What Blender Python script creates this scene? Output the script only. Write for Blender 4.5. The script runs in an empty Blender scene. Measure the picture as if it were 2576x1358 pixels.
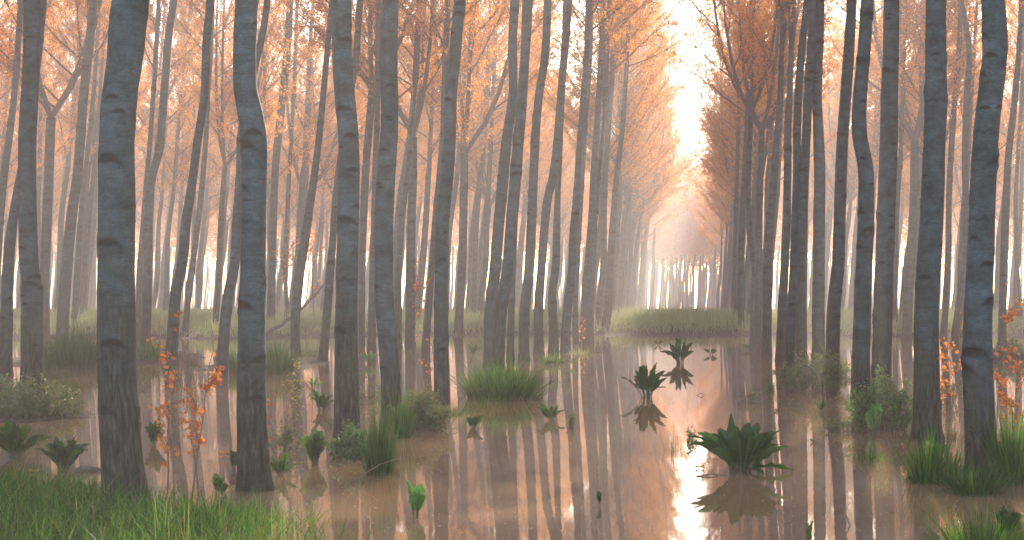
import bpy, math, random
import numpy as np
from mathutils import Vector
R = math.radians
sc = bpy.context.scene
C = sc.collection

# ------------------------------------------------------------------ camera, sky, sun, exposure
F = 4600.0                    # focal length in pixels of a 2576 px wide frame
CX, HY, CH = 1288.0, 718.0, 1.7   # frame centre, horizon row, eye height
cd = bpy.data.cameras.new('camera'); cam = bpy.data.objects.new('camera', cd); C.objects.link(cam)
cd.sensor_width = 36.0; cd.lens = 36.0 * F / 2576.0; cd.clip_start = 0.1; cd.clip_end = 3000
cam.location = (0, 0, CH); cam.rotation_euler = (R(90) + math.atan(39 / F), 0, 0)
sc.camera = cam
SUN_EL, SUN_AZ = R(20.0), R(11.0)        # azimuth measured from +Y towards +X
w = bpy.data.worlds.new('World'); sc.world = w; w.use_nodes = True
nt = w.node_tree; nt.nodes.clear()
sky = nt.nodes.new('ShaderNodeTexSky'); sky.sky_type = 'NISHITA'; sky.sun_disc = False
sky.sun_elevation = SUN_EL; sky.sun_rotation = SUN_AZ
sky.air_density = 1.0; sky.dust_density = 0.7; sky.ozone_density = 1.5
bg = nt.nodes.new('ShaderNodeBackground'); bg.inputs[1].default_value = 0.15
wo = nt.nodes.new('ShaderNodeOutputWorld')
nt.links.new(sky.outputs[0], bg.inputs[0]); nt.links.new(bg.outputs[0], wo.inputs[0])
sl = bpy.data.lights.new('sun', 'SUN'); so = bpy.data.objects.new('sun', sl); C.objects.link(so)
sl.energy = 5.0; sl.angle = R(0.5); sl.color = (1.0, 0.87, 0.74)
sdir = Vector((math.sin(SUN_AZ) * math.cos(SUN_EL), math.cos(SUN_AZ) * math.cos(SUN_EL), math.sin(SUN_EL)))
so.rotation_euler = sdir.to_track_quat('Z', 'Y').to_euler(); so.location = (30, 300, 80)
sc.view_settings.view_transform = 'Standard'; sc.view_settings.look = 'None'
sc.view_settings.exposure = 1.75; sc.view_settings.gamma = 1.0
sc.cycles.use_denoising = True
sc.cycles.max_bounces = 8; sc.cycles.diffuse_bounces = 4; sc.cycles.glossy_bounces = 3
sc.cycles.transmission_bounces = 4; sc.cycles.volume_bounces = 3; sc.cycles.transparent_max_bounces = 4
sc.cycles.sample_clamp_indirect = 6.0
HAZE = 0.0030

# ------------------------------------------------------------------ helpers
rng = np.random.default_rng(7)

def gp(x, y, z=0.0):
    """Pixel of the photo -> point on the level z."""
    d = F * (CH - z) / (y - HY)
    return np.array([(x - CX) * d / F, d, z])

def at_depth(x, y, d):
    return np.array([(x - CX) * d / F, d, CH - (y - HY) * d / F])

def sstep(a, b, t):
    t = np.clip((np.asarray(t, float) - a) / (b - a), 0, 1)
    return t * t * (3 - 2 * t)

_ph = np.random.default_rng(3).uniform(0, 6.28, (64, 3))
_dr = np.random.default_rng(4).normal(size=(64, 3)); _dr /= np.linalg.norm(_dr, axis=1)[:, None]
def wob(P, freq, n=6, k=0):
    """Smooth noise, about -1..1, from a few crossing sine waves."""
    P = np.asarray(P, float); s = np.zeros(len(P))
    for i in range(n):
        j = (i + k) % 64
        s += np.sin(P @ _dr[j] * freq * (1 + .37 * i) + _ph[j, 0]) / (1 + .25 * i)
    return s / (n * .62)

def mk(name, V, Q=None, T=None, mat=None, parent=None, attrs=None, uv=None, smooth=False, link=True):
    V = np.asarray(V, np.float32)
    me = bpy.data.meshes.new(name)
    idx, starts = [], []
    n0 = 0
    if Q is not None and len(Q):
        Q = np.asarray(Q, np.int32); idx.append(Q.ravel()); starts.append(np.arange(len(Q)) * 4); n0 = len(Q) * 4
    if T is not None and len(T):
        T = np.asarray(T, np.int32); idx.append(T.ravel()); starts.append(n0 + np.arange(len(T)) * 3)
    idx = np.concatenate(idx); starts = np.concatenate(starts)
    me.vertices.add(len(V)); me.vertices.foreach_set('co', V.ravel())
    me.loops.add(len(idx)); me.loops.foreach_set('vertex_index', idx.astype(np.int32))
    me.polygons.add(len(starts)); me.polygons.foreach_set('loop_start', starts.astype(np.int32))
    me.update(calc_edges=True)
    if smooth: me.polygons.foreach_set('use_smooth', np.ones(len(starts), bool))
    for k, a in (attrs or {}).items():
        at = me.attributes.new(k, 'FLOAT', 'POINT'); at.data.foreach_set('value', np.asarray(a, np.float32))
    if uv is not None:
        u = me.uv_layers.new(name='UVMap'); u.data.foreach_set('uv', np.asarray(uv, np.float32)[idx].ravel())
    me.update()
    if mat: me.materials.append(mat)
    if not link: return me
    return put(name, me, parent)

def put(name, me, parent=None, loc=None, rot=None, scale=None):
    o = bpy.data.objects.new(name, me); C.objects.link(o)
    if parent is not None: o.parent = parent
    if loc is not None: o.location = tuple(loc)
    if rot is not None: o.rotation_euler = tuple(rot)
    if scale is not None: o.scale = (scale,) * 3 if np.isscalar(scale) else tuple(scale)
    return o

def tag(o, label=None, cat=None, group=None, kind=None):
    if label: o['label'] = label
    if cat: o['category'] = cat
    if group: o['group'] = group
    if kind: o['kind'] = kind
    return o

def thing(name, label, cat, loc=(0, 0, 0), group=None, rz=0.0):
    o = bpy.data.objects.new(name, None); C.objects.link(o); o.location = tuple(loc); o.rotation_euler.z = rz
    o.empty_display_size = .2
    return tag(o, label, cat, group)

class Bag:
    """Collects vertices and faces for ONE mesh."""
    def __init__(s): s.V, s.Q, s.T, s.A, s.U, s.n = [], [], [], [], [], 0
    def add(s, V, Q=None, T=None, a=None, uv=None):
        V = np.asarray(V, float)
        s.V.append(V)
        if Q is not None and len(Q): s.Q.append(np.asarray(Q) + s.n)
        if T is not None and len(T): s.T.append(np.asarray(T) + s.n)
        s.A.append(np.zeros(len(V)) if a is None else np.broadcast_to(a, (len(V),)))
        if uv is not None: s.U.append(uv)
        s.n += len(V)
    def mesh(s, name, mat, parent=None, smooth=False, link=True):
        return mk(name, np.concatenate(s.V), np.concatenate(s.Q) if s.Q else None, np.concatenate(s.T) if s.T else None, mat, parent,
                  {'rnd': np.concatenate(s.A)}, np.concatenate(s.U) if s.U else None, smooth, link)

def tube(P, r, sides=6):
    """Tube along the polyline P with radii r -> V, Q, arc lengths, angles."""
    P = np.asarray(P, float); n = len(P); r = np.broadcast_to(r, (n,))
    t = np.gradient(P, axis=0); t /= np.linalg.norm(t, axis=1)[:, None] + 1e-9
    up = np.array([0, 1, 0]) if abs(t[:, 1]).mean() < .8 else np.array([1, 0, 0])
    a = np.cross(t, up); a /= np.linalg.norm(a, axis=1)[:, None] + 1e-9
    b = np.cross(t, a)
    th = np.linspace(0, 2 * np.pi, sides, endpoint=False)
    V = P[:, None, :] + r[:, None, None] * (np.cos(th)[None, :, None] * a[:, None, :] + np.sin(th)[None, :, None] * b[:, None, :])
    i = np.arange(n - 1)[:, None] * sides; j = np.arange(sides)[None, :]; k = (j + 1) % sides
    Q = np.stack([i + j, i + k, i + sides + k, i + sides + j], -1).reshape(-1, 4)
    return V.reshape(-1, 3), Q

def blades(P, h, wd, lean, az, curl=.5, seed=0):
    """Grass blades: n strips of three segments that bend over. Returns V, Q, T, per-vertex value."""
    g = np.random.default_rng(seed); n = len(P)
    ts = np.array([0, .38, .72, 1.0])
    d = np.stack([np.cos(az), np.sin(az), np.zeros(n)], -1)
    s = np.stack([-np.sin(az + g.normal(0, .7, n)), np.cos(az), np.zeros(n)], -1); s /= np.linalg.norm(s, axis=1)[:, None]
    V = []
    for i, t in enumerate(ts):
        off = (lean * t + curl * lean * t * t * 1.4) * h
        c = P + d * off[:, None] + np.array([0, 0, 1.])[None] * (h * (t - .28 * np.clip(lean, 0, 2) * t * t))[:, None]
        if i < 3:
            wv = (wd * (1, .85, .5)[i] * .5)[:, None]
            V += [c - s * wv, c + s * wv]
        else: V.append(c)
    V = np.stack(V, 1).reshape(-1, 3)
    b = np.arange(n)[:, None] * 7
    Q = np.concatenate([b + np.array([0, 1, 3, 2]), b + np.array([2, 3, 5, 4])])
    T = b + np.array([4, 5, 6])
    return V, Q, T, np.repeat(g.random(n), 7)

def kites(P, D, size, fold=.25, ratio=.85, seed=0):
    """Small pointed leaves: one folded kite each. P base, D direction."""
    g = np.random.default_rng(seed); n = len(P)
    D = D / (np.linalg.norm(D, axis=1)[:, None] + 1e-9)
    s = np.cross(D, g.normal(size=(n, 3))); s /= np.linalg.norm(s, axis=1)[:, None] + 1e-9
    nn = np.cross(D, s); L = np.broadcast_to(size, (n,))[:, None]
    m = P + D * L * .42
    V = np.stack([P, m + s * L * ratio * .5 + nn * L * fold * .5, P + D * L, m - s * L * ratio * .5 + nn * L * fold * .5], 1).reshape(-1, 3)
    b = np.arange(n)[:, None] * 4
    T = np.concatenate([b + np.array([0, 1, 2]), b + np.array([0, 2, 3])])
    return V, T, np.repeat(g.random(n), 4)

# ------------------------------------------------------------------ materials
def new_mat(name):
    m = bpy.data.materials.new(name); m.use_nodes = True; m.node_tree.nodes.clear()
    return m, m.node_tree.nodes, m.node_tree.links

def ramp(N, stops, interp='LINEAR'):
    r = N.new('ShaderNodeValToRGB'); e = r.color_ramp.elements; r.color_ramp.interpolation = interp
    while len(e) < len(stops): e.new(.5)
    for x, (p, c) in zip(e, stops):
        x.position = p; x.color = (*c, 1) if len(c) == 3 else c
    return r

def leaf_mat(name, cols, transl=.5, gloss=.06, rough=.45, tcol=1.0):
    m, N, L = new_mat(name)
    a = N.new('ShaderNodeAttribute'); a.attribute_name = 'rnd'
    r = ramp(N, [(i / (len(cols) - 1), c) for i, c in enumerate(cols)])
    L.new(a.outputs['Fac'], r.inputs[0])
    d = N.new('ShaderNodeBsdfDiffuse'); t = N.new('ShaderNodeBsdfTranslucent'); gl = N.new('ShaderNodeBsdfGlossy')
    gl.inputs['Roughness'].default_value = rough; gl.inputs['Color'].default_value = (1, 1, 1, 1)
    gm = N.new('ShaderNodeGamma'); gm.inputs[1].default_value = tcol
    L.new(r.outputs[0], d.inputs[0]); L.new(r.outputs[0], gm.inputs[0]); L.new(gm.outputs[0], t.inputs[0])
    m1 = N.new('ShaderNodeMixShader'); m1.inputs[0].default_value = transl
    L.new(d.outputs[0], m1.inputs[1]); L.new(t.outputs[0], m1.inputs[2])
    m2 = N.new('ShaderNodeMixShader'); m2.inputs[0].default_value = gloss
    L.new(m1.outputs[0], m2.inputs[1]); L.new(gl.outputs[0], m2.inputs[2])
    o = N.new('ShaderNodeOutputMaterial'); L.new(m2.outputs[0], o.inputs[0])
    return m

def plain_mat(name, c1, c2, scale=8, rough=.85, bump=.3, coord='Object'):
    m, N, L = new_mat(name)
    tc = N.new('ShaderNodeTexCoord'); n = N.new('ShaderNodeTexNoise'); n.inputs['Scale'].default_value = scale; n.inputs['Detail'].default_value = 8
    L.new(tc.outputs[coord], n.inputs['Vector'])
    r = ramp(N, [(.3, c1), (.7, c2)]); L.new(n.outputs[0], r.inputs[0])
    b = N.new('ShaderNodeBsdfPrincipled'); b.inputs['Roughness'].default_value = rough
    L.new(r.outputs[0], b.inputs['Base Color'])
    bp = N.new('ShaderNodeBump'); bp.inputs['Strength'].default_value = bump; bp.inputs['Distance'].default_value = .02
    L.new(n.outputs[0], bp.inputs['Height']); L.new(bp.outputs[0], b.inputs['Normal'])
    o = N.new('ShaderNodeOutputMaterial'); L.new(b.outputs[0], o.inputs[0])
    return m

def bark_mat():
    m, N, L = new_mat('poplar_bark')
    uv = N.new('ShaderNodeUVMap'); uv.uv_map = 'UVMap'
    oi = N.new('ShaderNodeObjectInfo')
    off = N.new('ShaderNodeVectorMath'); off.operation = 'ADD'
    sc3 = N.new('ShaderNodeVectorMath'); sc3.operation = 'SCALE'; sc3.inputs[3].default_value = 37.0
    cmb = N.new('ShaderNodeCombineXYZ'); L.new(oi.outputs['Random'], cmb.inputs[0]); L.new(oi.outputs['Random'], cmb.inputs[1])
    L.new(cmb.outputs[0], sc3.inputs[0]); L.new(uv.outputs[0], off.inputs[0]); L.new(sc3.outputs[0], off.inputs[1])
    def noise(sx, sy, detail=4, rough=.6):
        mp = N.new('ShaderNodeMapping'); mp.inputs['Scale'].default_value = (sx, sy, 1)
        L.new(off.outputs[0], mp.inputs[0])
        n = N.new('ShaderNodeTexNoise'); n.inputs['Scale'].default_value = 1; n.inputs['Detail'].default_value = detail; n.inputs['Roughness'].default_value = rough
        L.new(mp.outputs[0], n.inputs['Vector']); return n
    def attr(k):
        a = N.new('ShaderNodeAttribute'); a.attribute_name = k; return a.outputs['Fac']
    def mix(f, a, b, blend='MIX'):
        x = N.new('ShaderNodeMix'); x.data_type = 'RGBA'; x.blend_type = blend
        if hasattr(f, 'node'): L.new(f, x.inputs[0])
        else: x.inputs[0].default_value = f
        for s, v in ((6, a), (7, b)):
            if hasattr(v, 'node'): L.new(v, x.inputs[s])
            else: x.inputs[s].default_value = (*v, 1)
        return x.outputs[2]
    def math_(op, a, b):
        x = N.new('ShaderNodeMath'); x.operation = op; x.use_clamp = True
        for s, v in ((0, a), (1, b)):
            if hasattr(v, 'node'): L.new(v, x.inputs[s])
            else: x.inputs[s].default_value = v
        return x.outputs[0]
    patch = noise(4, 5.5, 9, .72); r1 = ramp(N, [(.30, (.024, .032, .025)), (.43, (.048, .068, .067)), (.58, (.078, .118, .133)), (.74, (.135, .195, .22))]); L.new(patch.outputs[0], r1.inputs[0])
    fine = noise(45, 120, 4, .7); r2 = ramp(N, [(.3, (.5, .5, .5)), (.72, (1.4, 1.4, 1.4))]); L.new(fine.outputs[0], r2.inputs[0])
    col = mix(1.0, r1.outputs[0], r2.outputs[0], 'MULTIPLY')
    len_ = noise(9, 75, 2, .5); rl = ramp(N, [(.57, (0, 0, 0)), (.64, (1, 1, 1))]); L.new(len_.outputs[0], rl.inputs[0])
    col = mix(math_('MULTIPLY', rl.outputs[0], .75), col, (.055, .055, .05))
    len2 = noise(2.2, 22, 3, .5); rl2 = ramp(N, [(.60, (0, 0, 0)), (.68, (1, 1, 1))]); L.new(len2.outputs[0], rl2.inputs[0])
    col = mix(math_('MULTIPLY', rl2.outputs[0], .85), col, (.05, .05, .04))
    fis = noise(34, 5, 5, .65); rf = ramp(N, [(.38, (.008, .006, .003)), (.52, (.046, .037, .022)), (.68, (.12, .098, .065))]); L.new(fis.outputs[0], rf.inputs[0])
    bs = math_('MULTIPLY', attr('base'), 1.0)
    col = mix(bs, col, rf.outputs[0])
    mossn = noise(26, 40, 5, .7); rm = ramp(N, [(.42, (0, 0, 0)), (.6, (1, 1, 1))]); L.new(mossn.outputs[0], rm.inputs[0])
    col = mix(math_('MULTIPLY', attr('moss'), rm.outputs[0]), col, (.085, .075, .022))
    scn = noise(60, 60, 4, .7); scr = ramp(N, [(.35, (.006, .006, .005)), (.7, (.03, .026, .02))]); L.new(scn.outputs[0], scr.inputs[0])
    col = mix(attr('scar'), col, scr.outputs[0])
    b = N.new('ShaderNodeBsdfPrincipled'); b.inputs['Roughness'].default_value = .78
    b.inputs['Specular IOR Level'].default_value = .3
    L.new(col, b.inputs['Base Color'])
    hgt = math_('ADD', math_('MULTIPLY', fis.outputs[0], bs), math_('MULTIPLY', fine.outputs[0], .35))
    hgt = math_('SUBTRACT', hgt, math_('MULTIPLY', rl.outputs[0], .3))
    bp = N.new('ShaderNodeBump'); bp.inputs['Strength'].default_value = .7; bp.inputs['Distance'].default_value = .015
    L.new(hgt, bp.inputs['Height']); L.new(bp.outputs[0], b.inputs['Normal'])
    o = N.new('ShaderNodeOutputMaterial'); L.new(b.outputs[0], o.inputs[0])
    return m

BARK = bark_mat()
TWIG = plain_mat('twig_bark', (.085, .075, .075), (.15, .135, .13), 20)
DRYSTEM = plain_mat('dry_stem', (.11, .075, .05), (.22, .16, .11), 20)
LEAF = leaf_mat('young_poplar_leaf', [(.50, .105, .009), (.66, .195, .014), (.78, .31, .035), (.72, .33, .02), (.54, .31, .02)], .62, .03)
SAPLEAF = leaf_mat('sapling_leaf', [(.58, .12, .02), (.72, .22, .02), (.74, .30, .03), (.62, .16, .03)], .6, .04)
YELLEAF = leaf_mat('yellow_leaf', [(.55, .42, .05), (.45, .40, .06)], .5)
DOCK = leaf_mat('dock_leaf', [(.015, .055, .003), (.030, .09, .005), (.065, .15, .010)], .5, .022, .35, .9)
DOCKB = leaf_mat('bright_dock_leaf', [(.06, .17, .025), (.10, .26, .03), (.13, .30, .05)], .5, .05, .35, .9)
DOCKST = plain_mat('dock_stalk', (.05, .09, .025), (.12, .10, .05), 30)
GRASS = leaf_mat('grass_blade', [(.012, .065, .003), (.025, .11, .005), (.045, .16, .008), (.10, .24, .015), (.20, .19, .05)], .5, .012, .4, .9)
GRASSD = leaf_mat('dark_grass_blade', [(.012, .06, .004), (.025, .10, .007), (.045, .14, .010), (.12, .13, .03)], .5, .012, .4, .9)
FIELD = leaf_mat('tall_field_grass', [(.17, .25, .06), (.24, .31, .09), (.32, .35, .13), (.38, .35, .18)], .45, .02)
OLIVE = leaf_mat('olive_shrub_leaf', [(.07, .125, .02), (.125, .175, .03), (.18, .20, .04), (.20, .16, .04)], .55)
GREENSH = leaf_mat('green_shrub_leaf', [(.06, .14, .02), (.11, .21, .03), (.19, .28, .05)], .55)
DRYG = leaf_mat('dry_grass', [(.16, .11, .06), (.24, .17, .09), (.12, .10, .05)], .4)
MUD = plain_mat('wet_mud', (.035, .028, .02), (.085, .065, .045), 5, 1.0, .5)
MUD.node_tree.nodes['Principled BSDF'].inputs['Specular IOR Level'].default_value = .05
FLAKE = leaf_mat('floating_flake', [(.55, .48, .40), (.30, .24, .18), (.65, .58, .50)], .1, .05)

# ------------------------------------------------------------------ ground, water
MOUNDS = [  # photo pixel of the middle, radius across / along in metres, height above the bed
    (1250, 985, 1.0, 2.6, .34), (1060, 1075, .75, 1.6, .30), (890, 1135, .55, 1.0, .27), (2060, 960, 1.2, 3.0, .30), (2215, 1060, .9, 1.7, .33),
    (2335, 1120, .8, 1.2, .27), (2480, 1215, 1.3, 1.4, .29), (2560, 1330, 1.2, 1.2, .28), (60, 1045, 1.6, 2.5, .36), (170, 905, 2.6, 5.0, .40),
    (240, 1340, 1.3, 1.9, .30), (20, 1250, 1.1, 1.3, .27), (-260, 1250, 1.6, 2.0, .3), (640, 925, 2.2, 4.0, .36), (380, 900, 1.6, 4.0, .33),
    (30, 1150, .8, .8, .26), (1400, 905, 1.2, 3.5, .30), (760, 900, 1.4, 4.0, .27), (2200, 1150, .5, .5, .235), (2560, 900, 3, 6, .34), (1950, 905, 1.2, 3, .24)]
MG = [(gp(x, y), a, b, h) for x, y, a, b, h in MOUNDS]
def edge_y(X):
    return 59.5 + .6 * np.sin(X * .35 + 1) + .35 * np.sin(X * .9) - 3.5 * sstep(-4, -9, X) - 1.5 * sstep(8, 14, X)
def ground_z(X, Y):
    X = np.asarray(X, float); Y = np.asarray(Y, float)
    P = np.stack([X, Y, X * 0], -1)
    z = np.full(X.shape, -.24)
    for c, a, b, h in MG:
        z = z + (h - .085) * np.exp(-(((X - c[0]) / a) ** 2 + ((Y - c[1]) / b) ** 2) ** 1.3)
    z = np.minimum(z, .10)
    e = edge_y(X)
    z = np.maximum(z, -.24 + .52 * sstep(e - 2.5, e + 9, Y)) - .0115 * np.clip(Y - 88, 0, None)   # the land falls away gently beyond the field
    sh = P.shape
    return z + .035 * wob(P.reshape(-1, 3), 2.3).reshape(sh[:-1]) + .03 * wob(P.reshape(-1, 3), 7, 5, 9).reshape(sh[:-1]) + .012 * wob(P.reshape(-1, 3), 16, 5, 19).reshape(sh[:-1])
ys = np.concatenate([np.linspace(-76, 9, 30), np.arange(9.4, 34, .14), np.arange(34, 75, .4), np.arange(75, 140, 2.5), np.linspace(140, 338, 30)])
xs = np.concatenate([np.linspace(-160, -22, 30), np.arange(-21, -9, .6), np.arange(-9, 9, .14), np.arange(9, 21.1, .6), np.linspace(22, 160, 30)])
GX, GY = np.meshgrid(xs, ys)
GZ = ground_z(GX.ravel(), GY.ravel())
nx, ny = len(xs), len(ys)
i = np.arange(ny - 1)[:, None] * nx + np.arange(nx - 1)[None]
gq = np.stack([i, i + 1, i + nx + 1, i + nx], -1).reshape(-1, 4)
g = mk('ground', np.stack([GX.ravel(), GY.ravel(), GZ], -1), gq, mat=MUD, smooth=True)
tag(g, 'muddy ground of the flooded plantation', kind='structure')

def water_mat():
    m, N, L = new_mat('muddy_water')
    tc = N.new('ShaderNodeTexCoord')
    mp = N.new('ShaderNodeMapping'); mp.inputs['Scale'].default_value = (1.0, .45, 1); L.new(tc.outputs['Object'], mp.inputs[0])
    n = N.new('ShaderNodeTexNoise'); n.inputs['Scale'].default_value = 5; n.inputs['Detail'].default_value = 4; L.new(mp.outputs[0], n.inputs['Vector'])
    n2 = N.new('ShaderNodeTexNoise'); n2.inputs['Scale'].default_value = .35; n2.inputs['Detail'].default_value = 5; L.new(tc.outputs['Object'], n2.inputs['Vector'])
    r = ramp(N, [(.35, (.23, .138, .070)), (.65, (.33, .205, .112))]); L.new(n2.outputs[0], r.inputs[0])
    b = N.new('ShaderNodeBsdfPrincipled'); b.inputs['IOR'].default_value = 1.33; b.inputs['Roughness'].default_value = .02
    L.new(r.outputs[0], b.inputs['Base Color'])
    bp = N.new('ShaderNodeBump'); bp.inputs['Strength'].default_value = .06; bp.inputs['Distance'].default_value = .008
    L.new(n.outputs[0], bp.inputs['Height']); L.new(bp.outputs[0], b.inputs['Normal'])
    o = N.new('ShaderNodeOutputMaterial'); L.new(b.outputs[0], o.inputs[0])
    return m
wx = [-150, 150]; wy = [-74, 90]
wt = mk('water', [(wx[0], wy[0], 0), (wx[1], wy[0], 0), (wx[1], wy[1], 0), (wx[0], wy[1], 0)], [[0, 1, 2, 3]], mat=water_mat())
tag(wt, 'shallow muddy flood water mirroring the trunks', kind='structure')

# ------------------------------------------------------------------ poplar trees
def trunk_mesh(P, r, step_px, sides, seed, d, scars=True, name='trunk'):
    """P: control points (base first), r: radii. A bent, knotty trunk with bark attributes."""
    g = np.random.default_rng(seed)
    z0, z1 = P[0, 2], P[-1, 2]
    t = P[:, 2]
    dens = np.concatenate([np.arange(z0, min(z1, d * F ** -1 * HY + CH + .3), step_px), np.arange(min(z1, d / F * HY + CH + .3), z1, max(.15, step_px))])
    zz = np.append(dens, z1)
    def smooth(col):
        # monotone-ish cubic through the control points
        m = np.gradient(col, t); k = np.clip(np.searchsorted(t, zz) - 1, 0, len(t) - 2)
        h = t[k + 1] - t[k]; s = (zz - t[k]) / h
        return ((1 + 2 * s) * (1 - s) ** 2) * col[k] + s * (1 - s) ** 2 * h * m[k] + s * s * (3 - 2 * s) * col[k + 1] + s * s * (s - 1) * h * m[k + 1]
    X, Y = smooth(P[:, 0]), smooth(P[:, 1]); rr = np.interp(zz, t, r)
    n = len(zz)
    th = np.linspace(0, 2 * np.pi, sides, endpoint=False)
    TH, ZZ = np.meshgrid(th, zz); RR = np.repeat(rr[:, None], sides, 1)
    unit = np.stack([np.cos(TH), np.sin(TH), ZZ], -1).reshape(-1, 3)
    q = unit * np.array([1, 1, 1.6])
    disp = .035 * wob(q + seed % 17, 2.2, 6, seed % 40) + .018 * wob(unit * np.array([2.2, 2.2, 6]) + seed % 13, 2.5, 6, (seed + 9) % 40)
    disp = disp.reshape(n, sides)
    flare = .4 * np.exp(-np.clip(ZZ - 0.0, 0, 9) / .17) * (1 + .45 * np.sin(TH * 5 + seed)) * .5
    RR2 = RR * (1 + disp + flare)
    scar = np.zeros_like(RR); moss = np.zeros_like(RR)
    if scars:
        H = z1 - max(z0, .3); ns = int(H * g.uniform(3.6, 5.2))
        for k in range(ns):
            zc = g.uniform(.5, z1); ac = g.uniform(0, 2 * np.pi); big = g.random() < .2
            wd = g.uniform(.06, .10) if big else g.uniform(.03, .055)
            da = (TH - ac + np.pi) % (2 * np.pi) - np.pi
            s = da * RR / wd; tt = (ZZ - zc) / (wd * g.uniform(.4, .65))
            arch = tt + .55 * s * s - .3
            eye = np.exp(-(s * s * .9 + tt * tt * 1.4) ** 1.5)
            brow = np.exp(-(arch * 2.2) ** 2) * np.exp(-(s / 1.7) ** 4)
            scar = np.maximum(scar, np.clip(1.1 * eye + .9 * brow, 0, 1))
            RR2 += wd * (.30 * np.exp(-(s * s * .5 + tt * tt * .4)) - .22 * eye) * (1.0 if big else .6)
        for k in range(int(H * g.uniform(1.3, 2.2))):      # dark rings left by old branch whorls
            zc = g.uniform(.4, z1); a0 = g.uniform(0, 6.28); wdt = g.uniform(.5, 1.5)
            da = (TH - a0 + np.pi) % (2 * np.pi) - np.pi
            line = np.exp(-((ZZ - zc + .012 * np.sin(TH * 7 + k) + .006 * np.sin(TH * 19)) / .014) ** 2) * np.exp(-(da / wdt) ** 4)
            scar = np.maximum(scar, .6 * line); RR2 += .004 * line
        # moss on the outside of bends and here and there
        for k in range(int(H * .7) + 1):
            zc = g.uniform(.2, z1) if k else g.uniform(.2, 1.5); a0 = g.uniform(0, 6.28)
            da = (TH - a0 + np.pi) % (2 * np.pi) - np.pi
            moss = np.maximum(moss, .85 * np.exp(-((ZZ - zc) / g.uniform(.1, .35)) ** 2 - (da / g.uniform(.6, 1.3)) ** 2))
    bn = wob(unit * np.array([1.5, 1.5, .9]) + seed % 11, 1.6, 5, (seed + 3) % 40).reshape(n, sides)
    hb = g.uniform(1.3, 2.9)
    base = sstep(hb, .1, ZZ + .45 * bn) * .95
    scar = np.maximum(scar, .55 * sstep(.16, .02, ZZ + .05 * bn))        # wet tide line
    V = np.stack([X[:, None] + RR2 * np.cos(TH), Y[:, None] + RR2 * np.sin(TH), ZZ], -1).reshape(-1, 3)
    uvv = np.stack([TH * RR.mean(), ZZ], -1).reshape(-1, 2)
    i = np.arange(n - 1)[:, None] * sides; j = np.arange(sides)[None]; k = (j + 1) % sides
    Q = np.stack([i + j, i + k, i + sides + k, i + sides + j], -1).reshape(-1, 4)
    return mk(name, V, Q, mat=BARK, attrs={'scar': scar.ravel(), 'moss': moss.ravel(), 'base': base.ravel()}, uv=uvv, smooth=True, link=False)

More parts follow.
